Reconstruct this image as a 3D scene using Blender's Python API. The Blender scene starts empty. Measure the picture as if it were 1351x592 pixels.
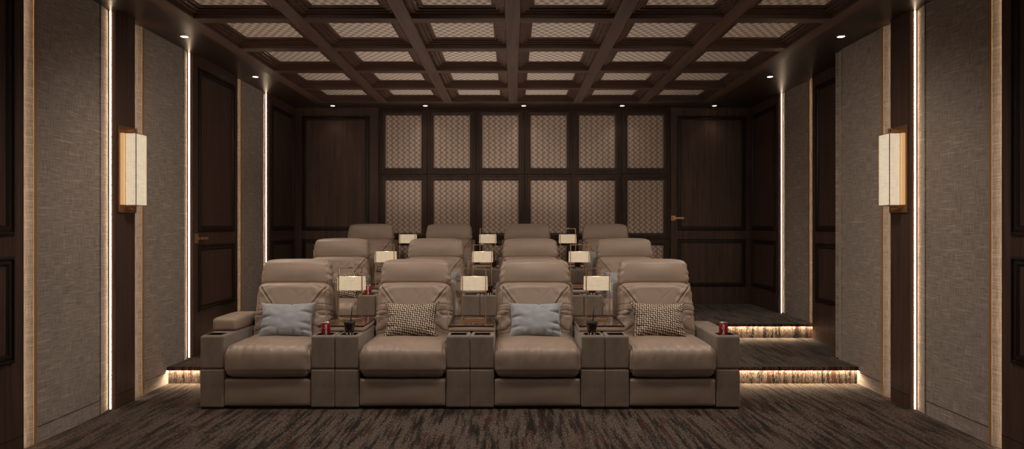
import bpy, bmesh, math, random
from mathutils import Vector, Matrix, noise
C = bpy.context.scene.collection
S = bpy.context.scene
PI = math.pi

# ------------------------------------------------------------------ camera
FPX = 880.0                                   # focal length in pixels of the 1351 wide frame
cam_d = bpy.data.cameras.new('camera'); cam = bpy.data.objects.new('camera', cam_d); C.objects.link(cam)
cam.location = (0, 0, 1.371); cam.rotation_euler = (PI/2, 0, 0)
cam_d.sensor_width = 36.0; cam_d.lens = 36.0*FPX/1351.0
cam_d.shift_x = -1.0/1351; cam_d.shift_y = 2.0/1351
cam_d.clip_start = .05; cam_d.clip_end = 60
S.camera = cam

# ------------------------------------------------------------------ world, exposure
S.view_settings.view_transform = 'Standard'; S.view_settings.look = 'None'
S.view_settings.gamma = 1.0; S.view_settings.use_curve_mapping = False
S.view_settings.exposure = 0.0
S.cycles.use_denoising = True
S.cycles.max_bounces = 6; S.cycles.diffuse_bounces = 4; S.cycles.glossy_bounces = 3
S.cycles.transmission_bounces = 4; S.cycles.sample_clamp_indirect = 3.0
W = bpy.data.worlds.new('world'); S.world = W; W.use_nodes = True
W.node_tree.nodes['Background'].inputs[0].default_value = (.02, .016, .013, 1)
W.node_tree.nodes['Background'].inputs[1].default_value = 1.0

LED = 13.0          # radiance of the concealed strips
LED_STEP = 190.0
SCREEN = 0.45       # glow of the unseen screen added to light the seats
SPOT = 8.0         # watts of each recessed downlight
SIDE = 62.0          # the four side downlights, swivelled inwards
SPOT_FILL = 84.0  # watts of the unseen fill spots added over the front floor
SHADE = 0.38         # glow of the lamp shades
SCONCE = 0.60

# ------------------------------------------------------------------ materials
def mat(name, col=(.5, .5, .5), rough=.5, metal=0.0, spec=None, sheen=0.0):
    m = bpy.data.materials.new(name); m.use_nodes = True
    b = m.node_tree.nodes['Principled BSDF']
    b.inputs['Base Color'].default_value = (*col, 1)
    b.inputs['Roughness'].default_value = rough
    b.inputs['Metallic'].default_value = metal
    if spec is not None: b.inputs['Specular IOR Level'].default_value = spec
    if sheen: b.inputs['Sheen Weight'].default_value = sheen
    return m
class NT:
    def __init__(s, m):
        s.t = m.node_tree; s.b = s.t.nodes['Principled BSDF']
    def n(s, typ, **kw):
        x = s.t.nodes.new(typ)
        for k, v in kw.items():
            if k in x.inputs.keys(): 
                try: x.inputs[k].default_value = v
                except Exception: setattr(x, k, v)
            else: setattr(x, k, v)
        return x
    def l(s, a, b): s.t.links.new(a, b)
    def coords(s, scale=(1, 1, 1), loc=(0, 0, 0), rot=(0, 0, 0), kind='Object'):
        tc = s.t.nodes.new('ShaderNodeTexCoord'); mp = s.t.nodes.new('ShaderNodeMapping')
        mp.inputs['Scale'].default_value = scale; mp.inputs['Location'].default_value = loc; mp.inputs['Rotation'].default_value = rot
        s.l(tc.outputs[kind], mp.inputs[0]); return mp.outputs[0]
    def noise(s, vec, scale=1, detail=3, rough=.5, dist=0):
        x = s.t.nodes.new('ShaderNodeTexNoise'); x.inputs['Scale'].default_value = scale
        x.inputs['Detail'].default_value = detail; x.inputs['Roughness'].default_value = rough
        x.inputs['Distortion'].default_value = dist
        s.l(vec, x.inputs['Vector']); return x.outputs[0]
    def ramp(s, fac, stops, interp='LINEAR'):
        x = s.t.nodes.new('ShaderNodeValToRGB'); x.color_ramp.interpolation = interp
        e = x.color_ramp.elements
        while len(e) < len(stops): e.new(.5)
        for i, (p, c) in enumerate(stops):
            e[i].position = p; e[i].color = (*c, 1) if len(c) == 3 else c
        s.l(fac, x.inputs[0]); return x.outputs[0]
    def math(s, op, a, b=None, c=None):
        x = s.t.nodes.new('ShaderNodeMath'); x.operation = op
        for i, v in enumerate((a, b, c)):
            if v is None: continue
            if isinstance(v, (int, float)): x.inputs[i].default_value = v
            else: s.l(v, x.inputs[i])
        return x.outputs[0]
    def mix(s, fac, a, b, mode='MIX'):
        x = s.t.nodes.new('ShaderNodeMix'); x.data_type = 'RGBA'; x.blend_type = mode
        for i, v in ((0, fac), (6, a), (7, b)):
            if isinstance(v, (int, float)): x.inputs[i].default_value = v
            elif isinstance(v, tuple): x.inputs[i].default_value = (*v, 1)
            else: s.l(v, x.inputs[i])
        return x.outputs[2]
    def bump(s, h, strength=.3, dist=.002):
        x = s.t.nodes.new('ShaderNodeBump'); x.inputs['Strength'].default_value = strength; x.inputs['Distance'].default_value = dist
        s.l(h, x.inputs['Height']); s.l(x.outputs[0], s.b.inputs['Normal'])
    def color(s, c): s.l(c, s.b.inputs['Base Color'])

def wood(name, axis, dark, light, rough=.45, spec=.25, bump=.12):
    """walnut veneer; grain runs along axis 0, 1 or 2"""
    m = mat(name, light, rough, spec=spec); t = NT(m)
    sc = [26, 26, 26]; sc[axis] = 1.1
    v = t.coords(tuple(sc))
    n1 = t.noise(v, 1.0, 5, .6, .6)
    sc2 = [150, 150, 150]; sc2[axis] = 5
    n2 = t.noise(t.coords(tuple(sc2)), 1.0, 2, .5)
    f = t.math('ADD', t.math('MULTIPLY', n1, .75), t.math('MULTIPLY', n2, .25))
    t.color(t.ramp(f, [(.33, dark), (.5, tuple((a+b)/2 for a, b in zip(dark, light))), (.66, light)]))
    t.bump(n2, bump, .001)
    return m
WD, WL = (.046, .0260, .0200), (.100, .058, .045)
M = {}
M['wood_z'] = wood('walnut_upright', 2, WD, WL)
M['wood_x'] = wood('walnut_across', 0, WD, WL)
M['wood_y'] = wood('walnut_along', 1, (.060, .034, .0250), (.125, .074, .055))
M['wood_soffit'] = wood('walnut_soffit', 1, (.025, .0150, .0110), (.048, .029, .021), .35)
M['wood_dark'] = wood('dark_moulding_wood', 2, (.014, .0080, .0060), (.030, .0175, .0125), .35)
M['wood_mid'] = wood('moulding_wood', 2, (.034, .020, .0145), (.070, .041, .030), .33)
M['wood_coffer'] = wood('coffer_moulding_wood', 0, (.072, .041, .0300), (.105, .061, .045), .26, bump=.0)
M['joint'] = mat('dark_joint', (.012, .009, .007), .8)

def linen(name, base, k=1.0):
    m = mat(name, base, .85, spec=.2, sheen=.15); t = NT(m)
    # slubs along y (the length of the wall) and upright threads
    a = t.noise(t.coords((3, 9, 190)), 1, 3, .6)
    b = t.noise(t.coords((3, 190, 10)), 1, 3, .6)
    c = t.noise(t.coords((3, 3.2, 75)), 1, 2, .5)
    d = t.noise(t.coords((3, 1.2, 1.2)), 1, 3, .5)
    f = t.math('ADD', t.math('MULTIPLY', a, .5), t.math('MULTIPLY', b, .5))
    sl = t.ramp(c, [(.60, (0, 0, 0)), (.74, (1, 1, 1))])
    col = t.ramp(f, [(.33, tuple(x*.46 for x in base)), (.5, base), (.67, tuple(min(1, x*1.62) for x in base))])
    col = t.mix(t.math('MULTIPLY', sl, .7), col, tuple(min(1, x*1.9) for x in base))
    col = t.mix(1.0, col, t.ramp(d, [(.3, (.86, .86, .86)), (.7, (1, 1, 1))]), 'MULTIPLY')
    t.color(col); t.bump(f, .5, .002)
    return m
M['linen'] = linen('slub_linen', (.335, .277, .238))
M['linen_glow'] = linen('slub_linen_glow', (.42, .345, .285))  # same linen, lightened so its colour carries glow from the edge strips

def weave_back():
    m = mat('woven_diamond_fabric', (.3, .22, .17), .75, spec=.25); t = NT(m)
    tc = t.t.nodes.new('ShaderNodeTexCoord'); sep = t.t.nodes.new('ShaderNodeSeparateXYZ'); t.l(tc.outputs['Object'], sep.inputs[0])
    x, z = sep.outputs[0], sep.outputs[2]
    px, pz = 2*PI/.078, 2*PI/.066
    a = t.math('SINE', t.math('MULTIPLY', x, px)); b = t.math('SINE', t.math('MULTIPLY', z, pz))
    dia = t.math('MULTIPLY', a, b)
    c = t.math('SINE', t.math('MULTIPLY', t.math('ADD', x, z), 2*PI/.036))
    d = t.math('SINE', t.math('MULTIPLY', t.math('SUBTRACT', x, z), 2*PI/.036))
    e = t.math('MULTIPLY', c, d)
    col_ = t.math('POWER', t.math('ABSOLUTE', t.math('SINE', t.math('MULTIPLY', x, px/2))), .35)
    n = t.noise(t.coords((1, 1, 1)), 160, 2)
    f = t.math('ADD', t.math('MULTIPLY', t.math('ADD', dia, e), .18), t.math('ADD', .25, t.math('MULTIPLY', n, .5)))
    f = t.math('MULTIPLY', f, t.math('ADD', .55, t.math('MULTIPLY', col_, .5)))
    t.color(t.ramp(f, [(.14, (.11, .072, .053)), (.45, (.40, .305, .25)), (.80, (.80, .66, .56))]))
    t.bump(f, .8, .004)
    return m
M['weave_back'] = weave_back()
def weave_ceiling():
    m = mat('basket_weave_fabric', (.3, .22, .17), .75, spec=.25); t = NT(m)
    tc = t.t.nodes.new('ShaderNodeTexCoord'); sep = t.t.nodes.new('ShaderNodeSeparateXYZ'); t.l(tc.outputs['Object'], sep.inputs[0])
    x, y = sep.outputs[0], sep.outputs[1]
    a = t.math('SINE', t.math('MULTIPLY', x, 2*PI/.074)); b = t.math('SINE', t.math('MULTIPLY', y, 2*PI/.105))
    f = t.math('MULTIPLY', a, b)
    n = t.noise(t.coords((1, 1, 1)), 120, 2)
    f = t.math('ADD', t.math('MULTIPLY', f, .28), t.math('ADD', .15, t.math('MULTIPLY', n, .7)))
    t.color(t.ramp(f, [(.2, (.25, .19, .155)), (.5, (.58, .485, .42)), (.8, (.84, .74, .66))]))
    t.bump(f, .6, .003)
    return m
M['weave_ceiling'] = weave_ceiling()

def carpet():
    m = mat('streaked_carpet', (.1, .07, .05), .95, spec=.1, sheen=.1); t = NT(m)
    tc = t.t.nodes.new('ShaderNodeTexCoord'); sep = t.t.nodes.new('ShaderNodeSeparateXYZ'); t.l(tc.outputs['Object'], sep.inputs[0])
    run = t.math('SUBTRACT', sep.outputs[1], sep.outputs[2])      # over the step: run continues down the riser
    def vec(sx, sy, off=0):
        c = t.t.nodes.new('ShaderNodeCombineXYZ')
        t.l(t.math('MULTIPLY', sep.outputs[0], sx), c.inputs[0]); t.l(t.math('MULTIPLY', run, sy), c.inputs[1]); c.inputs[2].default_value = off
        return c.outputs[0]
    big = t.noise(vec(7, 1.6), 1, 3, .6)
    streak = t.noise(vec(27, 2.3, 3), 1, 4, .62, .1)
    jag = t.noise(vec(110, 34, 7), 1, 2, .6)
    fine = t.noise(vec(190, 190, 9), 1, 2, .6)
    s1 = t.math('ADD', t.math('MULTIPLY', streak, .62), t.math('ADD', t.math('MULTIPLY', big, .24), t.math('MULTIPLY', jag, .22)))
    dark = t.ramp(s1, [(.485, (0, 0, 0)), (.53, (.42, .42, .42)), (.575, (1, 1, 1))])
    base = t.ramp(t.math('ADD', t.math('MULTIPLY', fine, .45), t.math('MULTIPLY', jag, .55)), [(.3, (.030, .020, .015)), (.5, (.074, .054, .042)), (.70, (.20, .153, .117))])
    rust = t.ramp(t.noise(vec(18, 2, 20), 1, 2), [(.50, (.006, .0040, .0030)), (.60, (.036, .0100, .0055))])
    t.color(t.mix(dark, rust, base))
    t.bump(fine, .6, .004)
    return m
M['carpet'] = carpet()

def leather(name, base, rough=.42):
    m = mat(name, base, rough, spec=.45); t = NT(m)
    n = t.noise(t.coords((1, 1, 1)), 6, 3); n2 = t.noise(t.coords((1, 1, 1)), 420, 2)
    t.color(t.ramp(n, [(.3, tuple(x*.93 for x in base)), (.7, tuple(x*1.05 for x in base))]))
    t.bump(n2, .12, .0006)
    return m
M['leather'] = leather('taupe_leather', (.310, .234, .186))
M['leather_edge'] = leather('taupe_leather_piping', (.42, .32, .25))
def suede():
    base = (.205, .158, .128)
    m = mat('taupe_suede', base, .85, spec=.2, sheen=.25); t = NT(m)
    n = t.noise(t.coords((1, 1, 1)), 9, 5, .65); n2 = t.noise(t.coords((1, 1, 1)), 300, 2)
    t.color(t.ramp(n, [(.32, tuple(x*.80 for x in base)), (.68, tuple(x*1.12 for x in base))]))
    t.bump(n2, .3, .0008)
    return m
M['suede'] = suede()
def velvet():
    base = (.32, .335, .365)
    m = mat('blue_grey_velvet', base, .7, spec=.3, sheen=.35); t = NT(m)
    n = t.noise(t.coords((1, 1, 1)), 14, 4, .6)
    t.color(t.ramp(n, [(.3, tuple(x*.85 for x in base)), (.7, tuple(x*1.1 for x in base))]))
    t.bump(t.noise(t.coords((1, 1, 1)), 350, 2), .2, .0008)
    return m
M['velvet'] = velvet()
def braid():
    m = mat('braided_bronze_fabric', (.4, .3, .22), .6, spec=.4); t = NT(m)
    tc = t.t.nodes.new('ShaderNodeTexCoord'); sep = t.t.nodes.new('ShaderNodeSeparateXYZ'); t.l(tc.outputs['Object'], sep.inputs[0])
    x, z = sep.outputs[0], sep.outputs[2]
    u = t.math('ADD', t.math('MULTIPLY', x, .62), t.math('MULTIPLY', z, -.78))   # across the diagonal bands
    v = t.math('ADD', t.math('MULTIPLY', x, .80), t.math('MULTIPLY', z, .60))
    a = t.math('SINE', t.math('MULTIPLY', u, 2*PI/.026))
    b = t.math('SINE', t.math('ADD', t.math('MULTIPLY', v, 2*PI/.024), t.math('MULTIPLY', t.math('SIGN', a), 1.3)))
    n = t.noise(t.coords((1, 1, 1)), 70, 2)
    f = t.math('ADD', t.math('ADD', t.math('MULTIPLY', t.math('ABSOLUTE', a), .35), t.math('MULTIPLY', b, .30)), t.math('MULTIPLY', n, .45))
    t.color(t.ramp(f, [(.18, (.020, .012, .008)), (.44, (.16, .105, .072)), (.62, (.42, .33, .25)), (.88, (.80, .72, .60))]))
    t.bump(f, .8, .004)
    return m
M['braid'] = braid()
M['brass'] = mat('brushed_brass', (.60, .345, .175), .42, .8)
M['brass_strip'] = mat('satin_brass_strip', (.40, .245, .125), .6, .25)
M['bronze'] = mat('bronze', (.38, .22, .125), .4, .85)
M['black'] = mat('black_plastic', (.008, .007, .007), .45)
M['plinth'] = mat('black_plinth', (.006, .005, .005), .8)
M['red'] = mat('red_can_lacquer', (.24, .007, .010), .3, .2)
M['alu'] = mat('can_aluminium', (.6, .58, .56), .3, 1.0)
M['white'] = mat('white_print', (.82, .80, .78), .5)
M['cola'] = mat('dark_drink_cup', (.030, .013, .009), .12, spec=.6)
def tabletop():
    m = mat('polished_dark_stone', (.10, .06, .045), .07, spec=.7); t = NT(m)
    n = t.noise(t.coords((4, 14, 4)), 1, 6, .7, 1.2)
    t.color(t.ramp(n, [(.35, (.035, .020, .015)), (.52, (.10, .062, .046)), (.60, (.26, .19, .15)), (.66, (.09, .055, .04))]))
    return m
M['stone'] = tabletop()
def glow(name, col, strength, base=(.8, .75, .65), tex=False):
    m = mat(name, base, .8); b = m.node_tree.nodes['Principled BSDF']
    b.inputs['Emission Color'].default_value = (*col, 1); b.inputs['Emission Strength'].default_value = strength
    if tex:
        t = NT(m)
        a = t.noise(t.coords((260, 260, 14)), 1, 3, .6); c = t.noise(t.coords((14, 14, 260)), 1, 3, .6)
        f = t.math('MULTIPLY', t.math('ADD', a, c), .5)
        t.l(t.ramp(f, [(.36, tuple(x*.60 for x in col)), (.62, tuple(min(1, x*1.15) for x in col))]), b.inputs['Emission Color'])
        t.bump(f, .3, .001)
    return m
M['led'] = glow('warm_led', (1.0, .74, .50), LED)
M['led_step'] = glow('warm_step_led', (1.0, .76, .50), LED_STEP)
M['shade'] = glow('lit_linen_shade', (1.0, .74, .49), SHADE, (.58, .48, .37), True)
M['sconce_shade'] = glow('lit_sconce_linen', (1.0, .78, .56), SCONCE, (.5, .42, .33), True)
M['amber'] = glow('lit_amber_panel', (1.0, .60, .27), .48, (.5, .3, .12))
M['lens'] = glow('downlight_lens', (1.0, .93, .84), 3.0)
M['screen'] = glow('fill_screen', (1.0, .88, .78), SCREEN, (.7, .7, .7))
M['plaster'] = mat('dark_plaster', (.05, .035, .028), .8)

# ------------------------------------------------------------------ mesh helpers
def add_box(bm, x0, x1, y0, y1, z0, z1, bevel=0.0, seg=2, mi=0):
    r = bmesh.ops.create_cube(bm, size=1.0)
    vs = r['verts']
    for v in vs:
        v.co = Vector(((x0+x1)/2 + v.co.x*(x1-x0), (y0+y1)/2 + v.co.y*(y1-y0), (z0+z1)/2 + v.co.z*(z1-z0)))
    fs = set(f for v in vs for f in v.link_faces)
    for f in fs: f.material_index = mi
    if bevel > 0:
        es = list({e for v in vs for e in v.link_edges})
        bmesh.ops.bevel(bm, geom=es, offset=bevel, segments=seg, affect='EDGES', profile=.5)
    return vs
def add_cyl(bm, p0, p1, r0, r1=None, n=16, mi=0):
    r1 = r0 if r1 is None else r1
    p0, p1 = Vector(p0), Vector(p1); d = p1-p0
    q = d.to_track_quat('Z', 'Y').to_matrix().to_4x4(); q.translation = (p0+p1)/2
    r = bmesh.ops.create_cone(bm, cap_ends=True, segments=n, radius1=r0, radius2=r1, depth=d.length, matrix=q)
    for v in r['verts']:
        for f in v.link_faces: f.material_index = mi
def add_lathe(bm, prof, n=24, c=(0, 0, 0), mi=0):
    rings = []
    for (r, z) in prof:
        if r < 1e-6: rings.append([bm.verts.new((c[0], c[1], c[2]+z))])
        else: rings.append([bm.verts.new((c[0]+r*math.cos(2*PI*i/n), c[1]+r*math.sin(2*PI*i/n), c[2]+z)) for i in range(n)])
    for a, b in zip(rings, rings[1:]):
        for i in range(n):
            j = (i+1) % n
            if len(a) == 1 and len(b) == 1: continue
            if len(a) == 1: f = bm.faces.new((a[0], b[j], b[i]))
            elif len(b) == 1: f = bm.faces.new((a[i], a[j], b[0]))
            else: f = bm.faces.new((a[i], a[j], b[j], b[i]))
            f.material_index = mi
def obj(name, bm, m, parent=None, smooth=False, loc=None):
    if isinstance(bm, bmesh.types.BMesh):
        bmesh.ops.recalc_face_normals(bm, faces=bm.faces)
        me = bpy.data.meshes.new(name); bm.to_mesh(me); bm.free()
    else: me = bm
    for x in (m if isinstance(m, (list, tuple)) else [m]): me.materials.append(M[x] if isinstance(x, str) else x)
    if smooth:
        for p in me.polygons: p.use_smooth = True
    o = bpy.data.objects.new(name, me); C.objects.link(o)
    if parent is not None: o.parent = parent
    if loc is not None: o.location = loc
    return o
def struct(name, bm, m, parent=None, smooth=False):
    o = obj(name, bm, m, parent, smooth)
    if parent is None: o['kind'] = 'structure'
    return o
def tag(o, label, cat, group=None):
    o['label'] = label; o['category'] = cat
    if group: o['group'] = group
    return o
def thing(name, label, cat, loc=(0, 0, 0), group=None, rotz=0):
    o = bpy.data.objects.new(name, None); C.objects.link(o); o.location = loc; o.rotation_euler = (0, 0, rotz)
    o.empty_display_size = .1
    return tag(o, label, cat, group)
def copy_tree(o, parent=None):
    c = o.copy(); C.objects.link(c); c.parent = parent
    for ch in [x for x in KIDS.get(o, o.children)]: copy_tree(ch, c)
    return c
KIDS = {}
def B(): return bmesh.new()

# rectangular frame of mouldings: outer rectangle (u0,u1,v0,v1), profile of (inset, height); P maps (u,v,w) to a point
def add_frame(bm, P, u0, u1, v0, v1, prof, mi=0):
    rings = []
    for (i, w) in prof:
        rings.append([bm.verts.new(P(*q)) for q in ((u0+i, v0+i, w), (u1-i, v0+i, w), (u1-i, v1-i, w), (u0+i, v1-i, w))])
    for a, b in zip(rings, rings[1:]):
        for k in range(4):
            j = (k+1) % 4
            bm.faces.new((a[k], a[j], b[j], b[k])).material_index = mi
def add_slab(bm, P, u0, u1, v0, v1, w0, w1, mi=0):
    a = [bm.verts.new(P(*q)) for q in ((u0, v0, w0), (u1, v0, w0), (u1, v1, w0), (u0, v1, w0))]
    b = [bm.verts.new(P(*q)) for q in ((u0, v0, w1), (u1, v0, w1), (u1, v1, w1), (u0, v1, w1))]
    for f in ([a[0], a[1], a[2], a[3]], [b[0], b[1], b[2], b[3]], *[[a[k], a[(k+1) % 4], b[(k+1) % 4], b[k]] for k in range(4)]):
        bm.faces.new(f).material_index = mi

# ------------------------------------------------------------------ dimensions
XL, XR, XRB = -3.0, 3.0, 3.27        # left wall, right wall front part, right wall rear part
YB, YF = 9.12, -3.2                  # back wall, front (screen) wall
YT = 6.2                             # where the right wall steps out
HS = 2.982                           # soffit
L1, L2 = .15, .31
ST1, ST2 = 5.81, 7.275
def PL(u, v, w): return (XL + w, u, v)
def PR(u, v, w): return (XR - w, u, v)
def PRB(u, v, w): return (XRB - w, u, v)
def PB(u, v, w): return (u, YB - w, v)

# ------------------------------------------------------------------ floor and steps
b = B(); add_box(b, -3.4, 3.6, YF-.2, ST1+.1, -.2, 0); struct('floor', b, 'carpet')
b = B()
add_box(b, XL, XRB, ST1+.1, YB+.1, -.2, L1-.0221)                   # body below both platforms
add_box(b, XL, XR, ST1, ST1+.1, -.2, L1-.0221)
add_box(b, XL, XR, ST1-.030, YT+.02, L1-.022, L1, .006, 2)
add_box(b, XL, XR, ST1-.0295, ST1-.0235, L1-.032, L1-.015)
add_box(b, XL, XRB, YT+.02, YB+.1, L1-.022, L1)
f1 = struct('floor.001', b, 'carpet')
b = B(); add_box(b, XL+.004, XR-.004, ST1-.0225, ST1-.0125, L1-.030, L1-.0222)
obj('step_light', b, 'led_step', f1)
b = B()
add_box(b, XL, XRB, ST2, YB+.1, L1+.0005, L2-.0221)
add_box(b, XL, XRB, ST2-.030, YB+.1, L2-.022, L2, .006, 2)
add_box(b, XL, XRB, ST2-.0295, ST2-.0235, L2-.032, L2-.015)
f2 = struct('floor.002', b, 'carpet')
b = B(); add_box(b, XL+.004, XRB-.004, ST2-.0225, ST2-.0125, L2-.030, L2-.0222)
obj('step_light', b, 'led_step', f2)

# ------------------------------------------------------------------ wall cores
T = .2
b = B(); add_box(b, XL-T, XL-.031, YF-T, YB+T, -.2, 3.3); struct('wall_left', b, 'plaster')
b = B(); add_box(b, XR+.031, XR+T+.3, YF-T, YT-.005, -.2, 3.3)
add_box(b, XRB+.031, XRB+T, YT-.005, YB+T, -.2, 3.3); struct('wall_right', b, 'plaster')
b = B(); add_box(b, XL-T, XRB+T, YB, YB+T, -.2, 3.3); struct('wall_back', b, 'wood_z')
b = B(); add_box(b, XL-T, XRB+T, YF-T, YF, -.2, 3.3); struct('wall_front', b, 'plaster')

# unseen glowing screen, added as soft fill light from the front
scr = thing('fill_screen', 'wide glowing screen added unseen on the front wall to light the seats', 'screen', (0, YF, 0))
b = B(); add_box(b, -2.45, 2.45, .002, .05, .60, 2.70, .004); obj('frame', b, 'black', scr)
b = B(); add_box(b, -2.40, 2.40, .0501, .055, .65, 2.65); obj('fill_surface', b, 'screen', scr)

# ------------------------------------------------------------------ ceiling: soffit, beams
EX = 2.583                            # half width of the coffered field
PITX = .842; BW = .116; PITY = .864; Y0B = 8.615
b = B()
add_box(b, XL-T, -EX, YF-T, YB+T, HS, 3.3)
add_box(b, EX, XRB+T, YF-T, YB+T, HS, 3.3)
add_box(b, -EX, EX, Y0B+BW, YB+T, HS, 3.3)
add_box(b, -EX, EX, YF-T, Y0B-12*PITY, HS, 3.3)
soff = struct('ceiling', b, 'wood_soffit')
b = B(); add_box(b, -EX, EX, Y0B-12*PITY, Y0B+BW, HS+.088, 3.3); struct('ceiling.001', b, 'wood_soffit')
ZBM = HS-.008
b = B()
for i in range(7):
    x = (i-3)*PITX
    add_box(b, x-BW/2, x+BW/2, Y0B-12*PITY, Y0B+BW, ZBM, HS+.0878, .003, 1)
struct('ceiling.002', b, 'wood_y')
b = B()
for k in range(13):
    y = Y0B-k*PITY
    for i in range(6):
        x0 = (i-3)*PITX + BW/2
        add_box(b, x0+.0003, x0+PITX-BW-.0003, y, y+BW, ZBM+.0004, HS+.0876)
struct('ceiling.003', b, 'wood_x')
# coffers in view
def coffer_protos():
    w, d = PITX-BW-.002, PITY-BW-.002
    bm = B()
    def P(u, v, h): return (u, v, h)
    add_frame(bm, P, -w/2, w/2, -d/2, d/2, [(0, .010), (0, .040), (.026, .040), (.026, .034), (.036, .034), (.036, .050), (.058, .050), (.060, .046), (.068, .046), (.068, .062), (.088, .062), (.090, .057), (.100, .057), (.104, .072), (.112, .074)])
    me1 = bpy.data.meshes.new('moulding'); bm.to_mesh(me1); bm.free(); me1.materials.append(M['wood_coffer'])
    bm = B(); add_box(bm, -w/2+.1045, w/2-.1045, -d/2+.1045, d/2-.1045, .0705, .078)
    me2 = bpy.data.meshes.new('fabric_inset'); bm.to_mesh(me2); bm.free(); me2.materials.append(M['weave_ceiling'])
    return me1, me2
cm, ci = coffer_protos()
ROWN = ['row at the back wall', 'second row from the back', 'third row from the back', 'fourth row from the back', 'row nearest the camera']
COLN = ['leftmost', 'second from the left', 'third from the left', 'third from the right', 'second from the right', 'rightmost']
for k in range(5):
    for i in range(6):
        t = thing('ceiling_coffer', 'wooden ceiling coffer with woven inset, %s, %s' % (COLN[i], ROWN[k]), 'ceiling panel',
                  ((i-2.5)*PITX, Y0B-(k+1)*PITY+BW+(PITY-BW)/2, ZBM), 'ceiling coffers')
        for n, me in (('moulding', cm), ('fabric_inset', ci)):
            o = bpy.data.objects.new(n, me); C.objects.link(o); o.parent = t

# ------------------------------------------------------------------ side wall wood sections
PROF = [(0, 0), (0, .012), (.010, .018), (.018, .018), (.020, .008), (.034, .012), (.046, .012), (.050, .004), (.058, .003)]
def wood_section(name, P, u0, u1, z0, z1, thick, lights, handle=None, panels=True, stile=.105, base_line=True):
    """flat walnut board standing proud of the wall with two moulded fields; lights = sides carrying a light strip"""
    bm = B(); add_slab(bm, P, u0, u1, z0, z1, -.030, thick)
    o = struct(name, bm, 'wood_z')
    if panels:
        bm = B()
        for (va, vb) in ((1.317, 2.862), (.560, 1.193)):
            add_frame(bm, lambda u, v, w: P(u, v, w+thick), u0+stile-.01, u1-stile+.01, va, vb, PROF)
        obj('moulding', bm, 'wood_dark', o)
    for s in lights:
        bm = B()
        if s < 0: add_slab(bm, P, u0-.005, u0-.0005, z0+.003, z1-.003, -.011, -.0045)
        else: add_slab(bm, P, u1+.0005, u1+.006, z0+.003, z1-.003, -.014, .004)
        l = obj('light_strip', bm, 'led', o); l['label'] = 'warm white concealed light strip along the edge'
    if handle:
        hu, hz, d = handle
        bm = B(); add_slab(bm, P, hu-.028, hu+.028, hz-.045, hz+.045, thick, thick+.010)
        h = obj('handle', bm, 'brass', o); h['label'] = 'brass lever handle'
        bm = B(); add_slab(bm, P, hu-.010, hu+.010, hz-.010, hz+.010, thick+.0101, thick+.050)
        add_slab(bm, P, min(hu-d*.01, hu+d*.125), max(hu-d*.01, hu+d*.125), hz-.010, hz+.010, thick+.040, thick+.058)
        obj('lever', bm, 'brass', h)
    return o
TH = .03
BASE = .103
for (P, side) in ((PL, 'left'), (PR, 'right')):
    wood_section('door_1' if side == 'left' else 'door_4', P, 3.02, 4.052, 0, HS, TH, (1, -1), stile=.095)
    wood_section('trim_1' if side == 'left' else 'trim_2', P, 4.99, 5.245, 0, HS, TH, (-1, 1), panels=False)
wood_section('door_2', PL, 6.20, 7.20, L1, HS, TH, (-1, 1), handle=(6.255, 1.255, 1))
wood_section('trim_3', PL, 8.135, YB-.02, L2, HS, TH, (-1,), stile=.09)
wood_section('door_3', PRB, 6.22, 7.215, L1, HS, TH, (1,))
wood_section('trim_4', PRB, 8.135, YB-.02, L2, HS, TH, (-1,), stile=.09)
# baseboard joint line on the lower part of the room
for (P, side) in ((PL, 'left'), (PR, 'right')):
    bm = B()
    for (a, c, w) in ((3.02, 4.052, TH), (4.174, 4.842, .0), (4.99, 5.245, TH), (5.392, ST1-.03, .0)):
        add_slab(bm, P, a, c, BASE-.0025, BASE+.0025, w-.002, w+.0012)
    struct('baseboard_'+side, bm, 'joint')

# ------------------------------------------------------------------ linen wall panels
def add_wedge(bm, P, u0, u1, v0, v1, wa, wb, base=-.030):
    a = [bm.verts.new(P(*q)) for q in ((u0, v0, base), (u1, v0, base), (u1, v1, base), (u0, v1, base))]
    b = [bm.verts.new(P(*q)) for q in ((u0, v0, wa), (u1, v0, wb), (u1, v1, wb), (u0, v1, wa))]
    for f in (a, b, *[[a[k], a[(k+1) % 4], b[(k+1) % 4], b[k]] for k in range(4)]): bm.faces.new(f)
LOW = -.028
def linen_panel(P, ua, ub, brass, joint, z0, label, parts=None):
    """ua..ub the stretch of wall; brass=(u0,u1) strip; joint=u of the shadow gap"""
    t = thing('linen_wall_panel', label, 'wall panel', (0, 0, 0), 'linen wall panels')
    j0, j1 = joint-.008, joint+.008
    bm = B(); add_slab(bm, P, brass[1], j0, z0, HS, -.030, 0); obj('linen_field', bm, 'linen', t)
    bm = B(); add_wedge(bm, P, ua, brass[0], z0, HS, LOW, 0); obj('linen_border', bm, 'linen_glow', t)
    bm = B(); add_wedge(bm, P, j1, ub, z0, HS, 0, LOW); obj('linen_border', bm, 'linen_glow', t)
    bm = B(); add_slab(bm, P, brass[0], brass[1], z0, HS, -.030, .004); s = obj('brass_strip', bm, 'brass_strip', t); s['label'] = 'thin upright brass strip'
    bm = B(); add_slab(bm, P, j0, j1, z0, HS, -.030, -.022); obj('shadow_gap', bm, 'joint', t)
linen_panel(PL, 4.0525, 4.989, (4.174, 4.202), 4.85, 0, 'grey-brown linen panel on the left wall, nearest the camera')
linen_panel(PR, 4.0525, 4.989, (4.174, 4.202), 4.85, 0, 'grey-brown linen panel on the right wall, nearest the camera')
linen_panel(PL, 5.246, 6.199, (5.392, 5.425), 6.08, 0, 'grey-brown linen panel between the left sconce and the door with brass handle')
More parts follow.
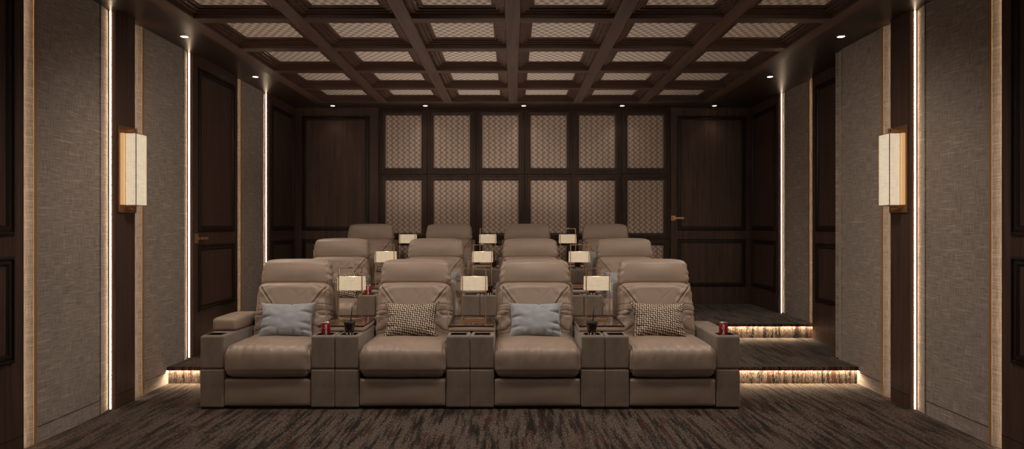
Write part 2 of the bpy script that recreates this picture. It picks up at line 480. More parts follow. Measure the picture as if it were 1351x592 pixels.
linen_panel(PR, 5.246, 6.199, (5.392, 5.425), 6.08, 0, 'grey-brown linen panel beyond the right sconce, ending at the wall corner')
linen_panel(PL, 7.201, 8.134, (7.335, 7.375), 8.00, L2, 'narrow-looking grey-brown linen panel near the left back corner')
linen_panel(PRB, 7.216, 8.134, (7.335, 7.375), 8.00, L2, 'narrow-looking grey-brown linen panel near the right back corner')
bm = B(); add_box(bm, XR-.0, XRB+.1, YT-.005, YT, L1, HS); struct('wall_right.001', bm, 'linen_glow')
b = B(); add_box(b, XL-.012, XL, 7.201, 7.28, L1, L2); struct('trim_5', b, 'linen_glow')
b = B(); add_box(b, XRB, XRB+.012, 7.216, 7.28, L1, L2); struct('trim_6', b, 'linen_glow')

# ------------------------------------------------------------------ back wall
GX0 = -1.822; CW = .6608; CH = .888
BT = 2.965
def back_wood(name, x0, x1, fx0, fx1, handle=None):
    return None
for name, x0, x1, f0, f1, handle in (('trim_7', XL+TH+.003, GX0-.012, -2.868, -1.953, None), ('door_5', GX0+6*CW+.012, XRB-TH-.003, 2.243, 3.171, (2.185, 1.478))):
    bm = B(); add_slab(bm, PB, x0, x1, L2, HS, .0005, TH)
    o = struct(name, bm, 'wood_z')
    bm = B()
    for (va, vb) in ((1.311, 2.866), (.546, 1.193)):
        add_frame(bm, lambda u, v, w: PB(u, v, w+TH), f0, f1, va, vb, PROF)
    obj('moulding', bm, 'wood_dark', o)
    if handle:
        hu, hz = handle
        bm = B(); add_slab(bm, PB, hu-.03, hu+.03, hz-.033, hz+.033, TH, TH+.010); h = obj('handle', bm, 'brass', o); h['label'] = 'brass lever handle'
        bm = B(); add_slab(bm, PB, hu-.010, hu+.010, hz-.010, hz+.010, TH+.0101, TH+.05); add_slab(bm, PB, hu-.01, hu+.135, hz-.011, hz+.011, TH+.04, TH+.058); obj('lever', bm, 'brass', h)
def acoustic_protos():
    bm = B(); w, h = CW-.016, CH-.016
    P = lambda u, v, q: (u, -q, v)
    add_frame(bm, P, -w/2, w/2, -h/2, h/2, [(0, .0), (0, .022), (.006, .028), (.014, .028), (.016, .018), (.024, .018), (.026, .030), (.036, .032), (.040, .024), (.052, .024), (.056, .016), (.074, .014), (.076, .004), (.090, .003)])
    a = bpy.data.meshes.new('frame'); bm.to_mesh(a); bm.free(); a.materials.append(M['wood_mid'])
    bm = B(); add_box(bm, -w/2+.0775, w/2-.0775, -.010, -.001, -h/2+.0775, h/2-.0775, .003, 1)
    c = bpy.data.meshes.new('woven_fabric'); bm.to_mesh(c); bm.free(); c.materials.append(M['weave_back'])
    return a, c
fa, fb = acoustic_protos()
RN = ['top row', 'middle row', 'bottom row']
for r in range(3):
    for i in range(6):
        t = thing('framed_wall_panel', 'dark wood framed panel of woven taupe fabric on back wall, %s, %s' % (RN[r], COLN[i]), 'wall panel',
                  (GX0+(i+.5)*CW, YB-.0005, BT-(r+.5)*CH), 'framed fabric panels on the back wall')
        for n, me in (('frame', fa), ('woven_fabric', fb)):
            o = bpy.data.objects.new(n, me); C.objects.link(o); o.parent = t

# ------------------------------------------------------------------ downlights
dl = [(-2.79, 5.67, 'in the left soffit, nearer the camera'), (-2.776, 7.196, 'in the left soffit, further from the camera'),
      (2.79, 5.67, 'in the right soffit, nearer the camera'), (2.776, 7.196, 'in the right soffit, further from the camera'),
      (-2.41, 8.93, 'in the rear soffit above the left wood panelling'), (-1.17, 8.93, 'in the rear soffit, second from the left'),
      (.147, 8.93, 'in the rear soffit, the middle one'), (1.465, 8.93, 'in the rear soffit, second from the right'),
      (2.70, 8.93, 'in the rear soffit above the back door')]
def downlight(x, y, where, power, size=.045, angle=110, blend=.9, tilt=0):
    t = thing('downlight', 'small round white recessed downlight ' + where, 'light', (x, y, HS), 'recessed downlights')
    bm = B(); add_lathe(bm, [(.030, -.0005), (.030, -.004), (.040, -.004), (.042, -.0005)], 24)
    obj('trim_ring', bm, 'bronze', t, True)
    bm = B(); add_lathe(bm, [(0, -.003), (.0295, -.003), (.0295, -.0005), (0, -.0005)], 24); obj('lens', bm, 'lens', t)
    spot(t, power, size, angle, blend, tilt)
def spot(parent, power, size, angle, blend, tilt=0):
    l = bpy.data.lights.new('spot', 'SPOT'); l.energy = power; l.shadow_soft_size = size
    l.spot_size = math.radians(angle); l.spot_blend = blend; l.color = (1.0, .86, .73)
    lo = bpy.data.objects.new('spot_beam', l); C.objects.link(lo); lo.parent = parent; lo.location = (0, 0, -.06); lo.rotation_euler = (0, math.radians(tilt), 0); return lo
for x, y, wh in dl:
    if y > 8.5: downlight(x, y, wh, SPOT*.25)
    else: downlight(x, y, wh, SIDE, .08, 100, 1.0, -42 if x < 0 else 42)    # swivelled towards the seats
# unseen spots added over the front of the room to light the seats from above
FR = [(-1.684, 4.353), (0.0, 4.353), (1.684, 4.353), (-1.684, 2.625), (0.0, 2.625), (1.684, 2.625)]
for n, (x, y) in enumerate(FR):
    t = thing('fill_spotlight', 'unseen fill spotlight added over the front floor, %s, nearer the %s' % (('left', 'middle', 'right')[n % 3], 'seats' if n < 3 else 'screen'), 'light', (x, y, ZBM), 'added fill spotlights')
    bm = B(); add_lathe(bm, [(.030, -.0005), (.030, -.004), (.046, -.004), (.048, -.0005)], 24); obj('trim_ring', bm, 'bronze', t, True)
    bm = B(); add_lathe(bm, [(0, -.003), (.0295, -.003), (.0295, -.0005), (0, -.0005)], 24); obj('lens', bm, 'lens', t)
    spot(t, SPOT_FILL if y > 4 else SPOT_FILL*.2, .16, 160, 1.0).rotation_euler = (math.radians(24), 0, 0)

# ------------------------------------------------------------------ sconces
def sconce(side):
    sx = -1 if side == 'left' else 1
    X = XL+TH if side == 'left' else XR-TH
    t = thing('wall_sconce', 'lit box-shaped linen wall sconce with bronze backplate on the %s pilaster' % side, 'wall lamp', (X, 5.125, 1.80), 'wall sconces')
    def bx(x0, x1, y0, y1, z0, z1, bev=0): 
        bm = B(); a, c = -sx*x0, -sx*x1; add_box(bm, min(a, c), max(a, c), y0, y1, z0, z1, bev); return bm
    obj('backplate', bx(.0005, .014, -.117, .117, -.327, .334, .002), 'bronze', t)
    obj('inner_panel', bx(.0145, .038, -.102, .102, -.268, .272), 'amber', t)
    obj('lamp_shade', bx(.0385, .116, -.074, .074, -.268, .272), 'sconce_shade', t)
    bm = B()
    for x in (.0365, .118):
        for y in (-.0755, .0755):
            a = -sx*x; add_box(bm, a-.0025, a+.0025, y-.0025, y+.0025, -.272, .276)
    for z in (-.2715, .2755):
        for y in (-.0755, .0755):
            a, c = -sx*.0365, -sx*.118; add_box(bm, min(a, c), max(a, c), y-.0022, y+.0022, z-.0022, z+.0022)
        for x in (.0365, .118):
            a = -sx*x; add_box(bm, a-.0022, a+.0022, -.0755, .0755, z-.0022, z+.0022)
    obj('frame', bm, 'bronze', t)
    bm = B(); a, c = -sx*.0141, -sx*.080; add_box(bm, min(a, c), max(a, c), -.012, .012, .295, .309); a, c = -sx*.066, -sx*.082; add_box(bm, min(a, c), max(a, c), -.012, .012, .2785, .320)
    obj('bracket', bm, 'brass', t)
    bm = B(); a, c = -sx*.0141, -sx*.050; add_box(bm, min(a, c), max(a, c), -.02, .02, -.305, -.29)
    obj('bracket', bm, 'brass', t)
sconce('left'); sconce('right')

# ------------------------------------------------------------------ soft pads
def sstep(a, c, x):
    t = max(0.0, min(1.0, (x-a)/(c-a))); return t*t*(3-2*t)
def pad(sx, sy, sz, r, res=.02, bulge=(0, 0, 0), disp=None):
    """rounded box centred on the origin; bulge swells each face; disp(p, n) -> offset along normal"""
    bm = B()
    N = [max(4, int(round(s/res))) for s in (sx, sy, sz)]
    hs = (sx/2, sy/2, sz/2)
    cache = {}
    def vert(i, j, k):
        key = (i, j, k)
        if key in cache: return cache[key]
        p = Vector((-hs[0]+sx*i/N[0], -hs[1]+sy*j/N[1], -hs[2]+sz*k/N[2]))
        # rounding
        q = Vector([max(-(hs[a]-r), min(hs[a]-r, p[a])) for a in range(3)])
        d = p-q
        n = d.normalized() if d.length > 1e-9 else Vector((0, 0, 1))
        # spread samples on the corner: use direction only
        p2 = q + n*r
        u = [q[a]/max(1e-6, hs[a]) for a in range(3)]
        p3 = p2.copy()
        for a in range(3):
            if bulge[a]:
                o = [x for x in range(3) if x != a]
                k_ = (1-u[o[0]]**2)*(1-u[o[1]]**2)
                p3[a] += bulge[a]*n[a]*k_
        if disp: p3 += n*disp(p2, n)
        v = bm.verts.new(p3); cache[key] = v; return v
    def face(a, c, d, e): bm.faces.new((a, c, d, e))
    for i in range(N[0]):
        for j in range(N[1]):
            for k in (0, N[2]): face(vert(i, j, k), vert(i+1, j, k), vert(i+1, j+1, k), vert(i, j+1, k))
    for i in range(N[0]):
        for k in range(N[2]):
            for j in (0, N[1]): face(vert(i, j, k), vert(i+1, j, k), vert(i+1, j, k+1), vert(i, j, k+1))
    for j in range(N[1]):
        for k in range(N[2]):
            for i in (0, N[0]): face(vert(i, j, k), vert(i, j+1, k), vert(i, j+1, k+1), vert(i, j, k+1))
    return bm
def nz(p, s, seed=0): return noise.noise(Vector((p[0]*s[0]+seed, p[1]*s[1]+seed*.7, p[2]*s[2]-seed)))
def seg_dist(px, pz, a, c):
    ax, az = a; cx, cz = c; dx, dz = cx-ax, cz-az
    t = max(0, min(1, ((px-ax)*dx+(pz-az)*dz)/(dx*dx+dz*dz)))
    return math.hypot(px-ax-t*dx, pz-az-t*dz)

def piping_bm(hx, sy, sz, r, rad=.0032, rx=None, side=1):
    # cord seam running round both ends of a pad
    bm = B()
    rx = rx or r
    for s in (side,):
        x = s*(hx-r*.5); ins = r*.134; hy, hz = sy/2-ins, sz/2-ins; rr = max(.004, r-ins)
        path = []
        for (cy, cz, a0) in ((hy-rr, hz-rr, 0), (-(hy-rr), hz-rr, 90), (-(hy-rr), -(hz-rr), 180), (hy-rr, -(hz-rr), 270)):
            for k in range(7):
                a = math.radians(a0+15*k); path.append(Vector((x, cy+rr*math.cos(a), cz+rr*math.sin(a))))
        # resample long runs
        pts = []
        for a, c in zip(path, path[1:]+path[:1]):
            m = max(1, int((c-a).length/.03)); pts += [a.lerp(c, q/m) for q in range(m)]
        rings = []
        for i, p in enumerate(pts):
            t = (pts[(i+1) % len(pts)]-pts[i-1]).normalized(); n1 = Vector((1, 0, 0)); n2 = t.cross(n1)
            rings.append([bm.verts.new(p+rad*(n1*math.cos(q*PI/3)+n2*math.sin(q*PI/3))) for q in range(6)])
        for a, c in zip(rings, rings[1:]+rings[:1]):
            for q in range(6): bm.faces.new((a[q], a[(q+1) % 6], c[(q+1) % 6], c[q]))
    return bm
SW = .651                              # seat width between the arms
AW = .180                              # arm width
def warp(bm, f):
    for v in bm.verts: v.co = Vector(f(v.co))
    return bm
def head_warp(p):
    t = (p.z+.107)/.215                      # 0 at the foot, 1 at the top
    u = abs(p.x)/.2975
    return (p.x*(1.01-.075*t**2), p.y-.010*(1-t)+.012*t*t, p.z-.014*u**5*max(0, t)-.004*math.cos(p.x*9)*0)
def back_warp(p):
    t = (p.z+.25)/.50
    u = abs(p.x)/.3175
    return (p.x*(1.035-.085*t**1.5 if t > 0 else p.x and 1.035), p.y, p.z-.010*u**6*max(0, t))
# --- meshes shared by all recliners
def seat_mesh():
    def disp(p, n):
        d = 0.0
        edge = sstep(.20, .325, abs(p.x))
        d += .006*nz(p, (5, 3, 5), 1)
        # gathers along the front edge and sides
        g = math.sin(p.x*70+3*nz(p, (8, 1, 1), 5))
        d += .0022*g*sstep(-.14, -.25, p.y)*sstep(.0, .06, p.z)
        d += .005*nz(p, (4, 22, 14), 3)*edge
        f1 = nz((p.x, 0, 0), (24, 1, 1), 71)+.25*nz(p, (6, 9, 9), 5); d -= .0040*math.exp(-(f1/.06)**2)*sstep(-.12, -.24, p.y)*sstep(.03, .08, p.z)
        # seam round the cushion near the side
        d -= .007*math.exp(-((abs(p.x)-.306)/.0045)**2)
        d -= .006*math.exp(-((p.z+.070)/.006)**2)*(1 if p.y < 0 else 0)
        return d
    return pad(SW+.014, .64, .235, .075, .0125, (.0, .018, .020), disp)
def footrest_mesh():
    def disp(p, n):
        d = .002*nz(p, (4, 3, 9), 2)
        d -= .003*math.exp(-((abs(p.x)-.308)/.004)**2)
        return d
    return pad(SW-.006, .07, .205, .018, .014, (0, .010, 0), disp)
def back_mesh():
    def disp(p, n):
        if n.y > .3: return 0
        d = .005*nz(p, (5, 2, 5), 9)
        for s in (-1, 1):
            x = p.x*s
            sd = min(seg_dist(x, p.z, (.293, .222), (.232, .150)), seg_dist(x, p.z, (.232, .150), (.173, .075)), seg_dist(x, p.z, (.173, .075), (.152, -.04)), seg_dist(x, p.z, (.152, -.04), (.150, -.20)))
            d -= .016*math.exp(-(sd/.0042)**2)
            d += .005*math.exp(-((sd-.014)/.009)**2)
        # gathers in the side wings
        wing = sstep(.15, .23, abs(p.x))
        wr = math.sin(p.z*52 + abs(p.x)*26 + 4*nz(p, (5, 1, 5), 14))
        d += .0085*wing*wr*(.5+.5*nz(p, (3, 3, 7), 4))
        # soft diagonal creases in the upper middle
        cr = math.sin((p.x*.8+p.z)*38+5*nz(p, (3, 1, 3), 20))
        d += .0060*cr*sstep(.02, .12, p.z)*(1-wing)*max(0, nz(p, (4, 1, 4), 31)+.3)
        d -= .006*math.exp(-((abs(p.x)-.290)/.0045)**2)
        # sharp folds: narrow valleys along the zero lines of stretched noise
        f1 = nz((abs(p.x)*.9+p.z*.35, 0, p.z), (4, 1, 15), 41); d -= .0075*math.exp(-(f1/.05)**2)*wing
        f2 = nz((p.x+p.z*.7, 0, p.z-p.x*.7), (3, 1, 9), 53); d -= .0045*math.exp(-(f2/.04)**2)*sstep(-.05, .1, p.z)*(1-.6*wing)*max(0, nz(p, (5, 1, 5), 60)+.25)
        return d
    return pad(.635, .17, .50, .060, .0055, (0, .022, .008), disp)
def head_mesh():
    def disp(p, n):
        d = .0030*nz(p, (3, 3, 3), 2)
        e = sstep(.245, .285, abs(p.x))
        d += .0040*e*math.sin(p.z*105+6*nz(p, (6, 3, 4), 7))
        d -= .004*math.exp(-((abs(p.x)-.262)/.004)**2)
        return d
    return pad(.595, .135, .215, .046, .0085, (0, .026, .006), disp)
def arm_mesh(mirror):
    """upright arm with a rectangular cup well sunk in its top; local x from 0 to AW"""
    bm = B()
    add_box(bm, .0015, AW-.0015, 0, .800, .016, .2985, .010, 2)
    # upper block, well x .035...145, y .045...135
    x0, x1, y0, y1, z0, z1 = .0015, AW-.0015, 0, .800, .3015, .550
    wx0, wx1, wy0, wy1, wz = .032, .148, .040, .136, .515
    r = .016
    # outer shell as bevelled box, then rebuild the top as a ring
    vs = add_box(bm, x0, x1, y0, y1, z0, z1, r, 3)
    top = [f for f in bm.faces if f.normal.z > .99 and abs(f.calc_center_median().z - z1) < 1e-4]
    bm.normal_update()
    top = [f for f in bm.faces if abs(f.normal.z) > .99 and abs(f.calc_center_median().z - z1) < 1e-4]
    f = max(top, key=lambda q: q.calc_area())
    outer = list(f.verts)
    bm.faces.remove(f)
    w = [bm.verts.new(q) for q in ((wx0, wy0, z1), (wx1, wy0, z1), (wx1, wy1, z1), (wx0, wy1, z1))]
    wb = [bm.verts.new((v.co.x, v.co.y, wz)) for v in w]
    def corner(cx, cy): return min(outer, key=lambda v: (v.co.x-cx)**2+(v.co.y-cy)**2)
    oc = [corner(x0, y0), corner(x1, y0), corner(x1, y1), corner(x0, y1)]
    for k in range(4):
        j = (k+1) % 4
        bm.faces.new((oc[k], oc[j], w[j], w[k])); bm.faces.new((w[k], w[j], wb[j], wb[k]))
    bm.faces.new(wb)
    return bm
def well_mesh():
    bm = B()
    wx0, wx1, wy0, wy1 = .0325, .1475, .0405, .1355
    P = lambda u, v, w: (u, v, w)
    add_frame(bm, P, wx0, wx1, wy0, wy1, [(-.003, .5502), (-.003, .5525), (.003, .5525), (.003, .5165), (.03, .5165)])
    add_box(bm, wx0+.001, wx1-.001, wy0+.001, wy1-.001, .5155, .5175)
    return bm
def lid_mesh():
    return pad(.190, .46, .095, .026, .02, (.0, .0, .012), lambda p, n: .003*nz(p, (9, 5, 9), 3)-.003*math.exp(-((p.z+.012)/.005)**2))
def to_me(bm, name, mats):
    bmesh.ops.recalc_face_normals(bm, faces=bm.faces)
    me = bpy.data.meshes.new(name); bm.to_mesh(me); bm.free()
    for m in mats: me.materials.append(M[m])
    for p in me.polygons: p.use_smooth = True
    return me
def flat(me):
    for p in me.polygons: p.use_smooth = False
    return me
def box_me(name, m, *a, **k):
    bm = B(); add_box(bm, *a, **k); return flat(to_me(bm, name, [m]))
ME = dict(seat=to_me(seat_mesh(), 'seat_cushion', ['leather']), foot=to_me(footrest_mesh(), 'footrest', ['leather']),
          back=to_me(warp(back_mesh(), back_warp), 'backrest', ['leather']), head=to_me(warp(head_mesh(), head_warp), 'headrest', ['leather']),
          arm=flat(to_me(arm_mesh(False), 'arm', ['suede'])), well=flat(to_me(well_mesh(), 'cup_holder', ['black'])),
          lid=to_me(lid_mesh(), 'armrest_pad', ['leather']),
          p_seat=to_me(piping_bm((SW+.014)/2, .64, .235+.004, .075, .0036), 'piping', ['leather_edge']),
          q_seat=to_me(piping_bm((SW+.014)/2, .64, .235+.004, .075, .0036, side=-1), 'piping', ['leather_edge']),
          p_foot=to_me(piping_bm((SW-.006)/2, .07, .205, .018, .0028), 'piping', ['leather_edge']),
          q_foot=to_me(piping_bm((SW-.006)/2, .07, .205, .018, .0028, side=-1), 'piping', ['leather_edge']),
          p_back=to_me(warp(piping_bm(.635/2, .17, .50, .060, .0034), back_warp), 'piping', ['leather_edge']),
          q_back=to_me(warp(piping_bm(.635/2, .17, .50, .060, .0034, side=-1), back_warp), 'piping', ['leather_edge']),
          p_head=to_me(warp(piping_bm(.595/2, .135, .215, .042, .0034), head_warp), 'piping', ['leather_edge']),
          q_head=to_me(warp(piping_bm(.595/2, .135, .215, .042, .0034, side=-1), head_warp), 'piping', ['leather_edge']),
          base=box_me('base', 'plinth', -.322, .322, .06, .78, 0, .245),
          shell=to_me(pad(.665, .075, .74, .022, .03), 'back_shell', ['suede']),
          plinth=box_me('plinth', 'plinth', .008, AW-.008, .012, .79, 0, .016))
def part(name, me, parent, loc=(0, 0, 0), rot=(0, 0, 0)):
    o = bpy.data.objects.new(name, me); C.objects.link(o); o.parent = parent; o.location = loc; o.rotation_euler = rot; return o
def recliner(x, y, z, label, lid=False):
    t = thing('recliner', label, 'recliner chair', (x, y, z), 'cinema recliners in three rows')
    part('base', ME['base'], t)
    q = part('seat_cushion', ME['seat'], t, (0, .295, .357)); part('piping', ME['p_seat'], q); part('piping', ME['q_seat'], q)
    q = part('footrest', ME['foot'], t, (0, .040, .124)); part('piping', ME['p_foot'], q); part('piping', ME['q_foot'], q)
    q = part('backrest', ME['back'], t, (0, .635, .640), (math.radians(-11), 0, 0)); part('piping', ME['p_back'], q); part('piping', ME['q_back'], q)
    q = part('headrest', ME['head'], t, (0, .722, .977), (math.radians(-5), 0, 0)); part('piping', ME['p_head'], q); part('piping', ME['q_head'], q)
    part('back_shell', ME['shell'], t, (0, .775, .515))
    for s in (-1, 1):
        a = part('arm', ME['arm'], t, ((-SW/2-AW) if s < 0 else SW/2, 0, 0))
        part('cup_holder', ME['well'], a); part('plinth', ME['plinth'], a)
    if lid:
        l = part('armrest_pad', ME['lid'], t, (-SW/2-AW/2-.002, .45, .602)); l['label'] = 'raised padded armrest block'
    return t
PITCH = 1.011; XC = -.32
ROWY = (4.985, 6.460, 7.935); ROWZ = (0, L1, L2)
ROWS = ['front row', 'middle row', 'back row']
COLS = ['leftmost seat', 'second seat from the left', 'third seat from the left', 'rightmost seat']
EXTRA = {(0, 0): 'blue-grey pillow and raised left arm pad', (0, 1): 'braided bronze pillow', (0, 2): 'blue-grey pillow', (0, 3): 'braided bronze pillow',
         (1, 0): 'braided bronze pillow', (1, 1): 'blue-grey pillow', (1, 3): 'blue-grey pillow', (2, 0): 'braided bronze pillow', (2, 3): 'blue-grey pillow'}
for r in range(3):
    for c in range(4):
        e = EXTRA.get((r, c))
        recliner(XC+(c-1.5)*PITCH, ROWY[r], ROWZ[r], 'taupe leather recliner, %s of the %s%s' % (COLS[c], ROWS[r], ', ' + e if e else ''), lid=(c == 0))

# ------------------------------------------------------------------ pillows
def pillow_mesh(seed, wrinkle):
    bm = B(); n = 40; w, h, t = .450, .312, .080
    grid = {}
    for side in (0, 1):
        for i in range(n+1):
            for j in range(n+1):
                u, v = -1+2*i/n, -1+2*j/n
                border = i in (0, n) or j in (0, n)
                if side == 1 and border: grid[1, i, j] = grid[0, i, j]; continue
                cx = 1-.13*(1-abs(v)**2.6)*(abs(u)**2); cz = 1-.15*(1-abs(u)**2.6)*(abs(v)**2)
                x = u*w/2*cx; z = v*h/2*cz
                th = t*((1-u**4)*(1-v**4))**.5*(1-.15*(u*u+v*v))
                # creases that start at the sides
                cr = sum(math.exp(-((v-k)/.07)**2)*sstep(.35, .9, s*u) for s, k in ((1, .35), (1, -.25), (-1, .1), (-1, -.45), (1, -.62)))
                cr += sum(math.exp(-((u-k)/.05)**2)*sstep(.45, .92, s*v) for s, k in ((-1, -.25), (-1, .3), (1, .12), (-1, .62)))
                th -= wrinkle*.026*cr*(1 if th > .02 else .4)
                th += wrinkle*.007*noise.noise(Vector((u*3+seed, v*3, seed)))*(1-max(abs(u), abs(v))**6)
                grid[side, i, j] = bm.verts.new((x, (-th if side == 0 else th*.7), z))
    for side in (0, 1):
        for i in range(n):
            for j in range(n):
                q = [grid[side, i, j], grid[side, i+1, j], grid[side, i+1, j+1], grid[side, i, j+1]]
                bm.faces.new(q)
    return bm
PM = {'velvet': to_me(pillow_mesh(3, 1.0), 'pillow', ['velvet']), 'braid': to_me(pillow_mesh(8, .6), 'pillow', ['braid'])}
def pillow(r, c, kind, dx=0.0, rz=0.0, ry=0.0):
    o = bpy.data.objects.new('throw_pillow', PM[kind]); C.objects.link(o)
    o.location = (XC+(c-1.5)*PITCH+dx, ROWY[r]+.440, ROWZ[r]+.604)
    o.rotation_euler = (math.radians(-25), math.radians(ry), math.radians(rz))
    nm = 'blue-grey velvet throw pillow' if kind == 'velvet' else 'braided bronze and cream throw pillow'
    tag(o, '%s on the %s, %s' % (nm, COLS[c], ROWS[r]), 'pillow', 'throw pillows on the recliners')
for a in ((0, 0, 'velvet', .0, 5, 0), (0, 1, 'braid', 0, 4, 0), (0, 2, 'velvet', 0, 0, 0), (0, 3, 'braid', -.01, -3, 0),
          (1, 0, 'braid', .03, 0, 0), (1, 1, 'velvet', .04, 0, 0), (1, 3, 'velvet', -.03, 0, 0), (2, 0, 'braid', .03, 0, 0), (2, 3, 'velvet', -.03, 0, 0)): pillow(*a)

# ------------------------------------------------------------------ console tables and lamps between the recliners
GAPN = ['between the first and second seats', 'between the second and third seats', 'between the third and fourth seats']
LAMPN = ['left', 'middle', 'right']
cons_body = to_me(pad(.356, .600, .034, .006, .06), 'body', ['leather_edge'])
bm = B(); add_box(bm, -.170, .170, -.290, .290, .0345, .040, .001, 1); cons_top = flat(to_me(bm, 'stone_top', ['stone']))
bm = B(); add_frame(bm, lambda u, v, w: (u, v, w), -.178, .178, -.300, .300, [(0, .0342), (0, .046), (.0075, .046), (.0075, .0345)]); cons_rim = flat(to_me(bm, 'rim', ['wood_mid']))
fw = .1775
def lamp_parts():
    out = []
    bm = B(); add_box(bm, -.083, .083, -.030, .030, 0, .016, .002, 1); out.append(('base', flat(to_me(bm, 'base', ['bronze']))))
    bm = B(); r = .0038; w = .0955; y = -.048
    for s in (-1, 1):
        for yy in (y,): add_box(bm, s*w-r, s*w+r, yy-r, yy+r, 0.002, .428)
    add_box(bm, -w-r, w+r, y-r, y+r, .4281, .4345)
    add_box(bm, -w+r+.0002, w-r-.0002, y-r, y+r, .002, .008)
    add_box(bm, -.004, .004, y+r+.0003, -.0302, .002, .007)
    out.append(('frame', flat(to_me(bm, 'frame', ['brass']))))
    bm = B(); add_box(bm, -.016, .016, -.054, -.042, .4348, .443, .001, 1)
    out.append(('finial', flat(to_me(bm, 'finial', ['alu']))))
    # open-ended rectangular shade, slightly flared
    bm = B()
    P = lambda u, v, h: (u, v, h)
    a0, b0, a1, b1 = .108, .042, .105, .040
    rings = []
    for (a, q, h) in ((a0, b0, .250), (a1, b1, .360), (a1-.003, b1-.003, .360), (a0-.003, b0-.003, .250)):
        rings.append([bm.verts.new(p) for p in ((-a, -q, h), (a, -q, h), (a, q, h), (-a, q, h))])
    for k in range(4):
        ra, rb = rings[k], rings[(k+1) % 4]
        for i in range(4):
            j = (i+1) % 4; bm.faces.new((ra[i], ra[j], rb[j], rb[i]))
    out.append(('lamp_shade', flat(to_me(bm, 'lamp_shade', ['shade']))))
    return out
LP = lamp_parts()
for r in range(3):
    for g in range(3):
        x = XC+(g-1)*PITCH; z = ROWZ[r]+.5545
        t = thing('console_table', 'console with dark polished top, %s, %s' % (GAPN[g], ROWS[r]), 'console table', (x, ROWY[r]+.485, z), 'consoles between the recliners')
        part('body', cons_body, t, (0, 0, .0175)); part('stone_top', cons_top, t); part('rim', cons_rim, t)
        t = thing('table_lamp', 'lit table lamp with brass wire frame, %s one of the %s' % (LAMPN[g], ROWS[r]), 'lamp', (x+.004, ROWY[r]+.510, z+.0402), 'table lamps on the consoles')
        for n, me in LP: part(n, me, t)
        l = bpy.data.lights.new('lamp_light', 'SPOT'); l.energy = 16; l.spot_size = math.radians(150); l.spot_blend = 1; l.shadow_soft_size = .03; l.color = (1, .87, .75)
        lo = bpy.data.objects.new('bulb', l); C.objects.link(lo); lo.parent = t; lo.location = (0, 0, .362); lo.rotation_euler = (PI, 0, 0)

# ------------------------------------------------------------------ drinks
def can_logo():
    cu = bpy.data.curves.new('logo', 'FONT'); cu.body = 'Coca-Cola'; cu.size = .034; cu.shear = .35; cu.offset = .0006
    cu.align_x = 'CENTER'; cu.align_y = 'CENTER'; cu.resolution_u = 3
    o = bpy.data.objects.new('tmp', cu); C.objects.link(o)
    bpy.context.view_layer.update()
    me = bpy.data.meshes.new_from_object(o.evaluated_get(bpy.context.evaluated_depsgraph_get()))
    bpy.data.objects.remove(o)
    bm = B(); bm.from_mesh(me)
    wid = max(v.co.x for v in bm.verts)-min(v.co.x for v in bm.verts); k = .088/wid
    bmesh.ops.triangulate(bm, faces=bm.faces)
    bmesh.ops.subdivide_edges(bm, edges=[e for e in bm.edges if e.calc_length() > .006], cuts=2)
    R = .03335
    for v in bm.verts:                                  # script runs up the can, wrapped round it
        zz = v.co.x*k; ss = -v.co.y*k*1.25
        v.co = Vector((R*math.sin(ss/R), -R*math.cos(ss/R), .0635+zz))
    m2 = bpy.data.meshes.new('logo'); bm.to_mesh(m2); bm.free(); m2.materials.append(M['white']); return m2
LOGO = can_logo()
bm = B(); add_lathe(bm, [(0, .004), (.022, .004), (.026, 0), (.030, .006), (.033, .012), (.033, .112), (.0275, .120)], 32); can_body = to_me(bm, 'can_body', ['red'])
bm = B(); add_lathe(bm, [(.0275, .1202), (.0278, .1235), (.0262, .1235), (.0258, .1215), (0, .1215)], 32); add_box(bm, -.006, .006, -.014, .006, .1218, .1228); can_lid = to_me(bm, 'can_lid', ['alu'])
def can(x, y, z, label, rz=0):
    t = thing('soda_can', label, 'drink can', (x, y, z), 'red cola cans', rz)
    part('can_body', can_body, t); part('can_lid', can_lid, t); part('logo', LOGO, t)
bm = B(); add_lathe(bm, [(0, 0), (.027, 0), (.0285, .002), (.041, .108), (.0415, .110), (0, .110)], 32); cup_body = to_me(bm, 'cup_body', ['cola'])
bm = B(); add_lathe(bm, [(0, .1102), (.0445, .1102), (.0450, .115), (.0430, .120), (.0420, .130), (.0380, .133), (.006, .133), (0, .133)], 32); cup_lid = to_me(bm, 'cup_lid', ['black'])
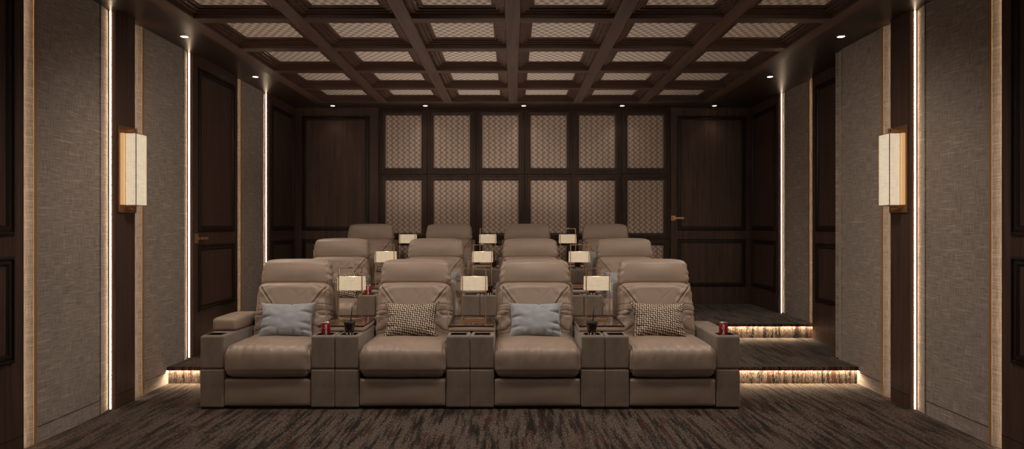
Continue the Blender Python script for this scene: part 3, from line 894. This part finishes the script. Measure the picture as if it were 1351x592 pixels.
bm = B(); add_cyl(bm, (.008, 0, .128), (.018, .004, .240), .0042, n=10); cup_straw = to_me(bm, 'straw', ['black'])
def swirl_mesh():
    bm = B()
    for a0 in (-.75, 0.05, .85):                 # pale leaf strokes round the foot of the cup
        for s in (-1, 1):
            prev = None
            for k in range(9):
                t = k/8.0; a = a0+s*(.06+.26*math.sin(t*PI*.8)); h = .010+.042*t
                wd = .006*math.sin(PI*min(1, t*.9+.1))+.001
                Rr = .0285+(.0125)*(h-.002)/.106+.0006
                p = [bm.verts.new((Rr*math.sin(a+q*wd/Rr), -Rr*math.cos(a+q*wd/Rr), h)) for q in (-.5, .5)]
                if prev: bm.faces.new((prev[0], prev[1], p[1], p[0]))
                prev = p
    return bm
cup_print = to_me(swirl_mesh(), 'print', ['white'])
def cup(x, y, z, label, rz=0):
    t = thing('drink_cup', label, 'cup', (x, y, z), 'dark takeaway cups', rz)
    part('cup_body', cup_body, t); part('cup_lid', cup_lid, t); part('straw', cup_straw, t); part('print', cup_print, t)
def holder(r, c, s): # s=-1 left arm, 1 right arm
    return XC+(c-1.5)*PITCH + s*(SW/2+AW/2), ROWY[r]+.088, ROWZ[r]+.5176
x, y, z = holder(0, 0, 1); can(x, y, z, 'red cola can on right arm of leftmost front row recliner', .25)
x, y, z = holder(0, 3, 1); can(x-.01, y, z, 'red cola can on the far right arm of the front row', -.3)
x, y, z = holder(1, 0, 1); can(x, y, z, 'red cola can on a middle row arm beside the left lamp', .2)
x, y, z = holder(0, 1, -1); cup(x+.0, y, z, 'black-lidded dark cup with straw, front row, below the left lamp')
x, y, z = holder(0, 2, 1); cup(x, y, z, 'black-lidded dark cup with straw, front row, below the right lamp')
x, y, z = holder(1, 2, -1); cup(x, y, z, 'black-lidded dark cup with straw, middle row, beside the middle lamp')
x, y, z = holder(1, 3, -1); cup(x, y, z, 'dark cup in middle row, mostly hidden behind the front right lamp shade')
x, y, z = holder(2, 2, -1); cup(x, y, z, 'dark cup in back row, beside the middle lamp')
x, y, z = holder(2, 3, -1); cup(x, y, z, 'dark cup in back row, beside the right lamp')
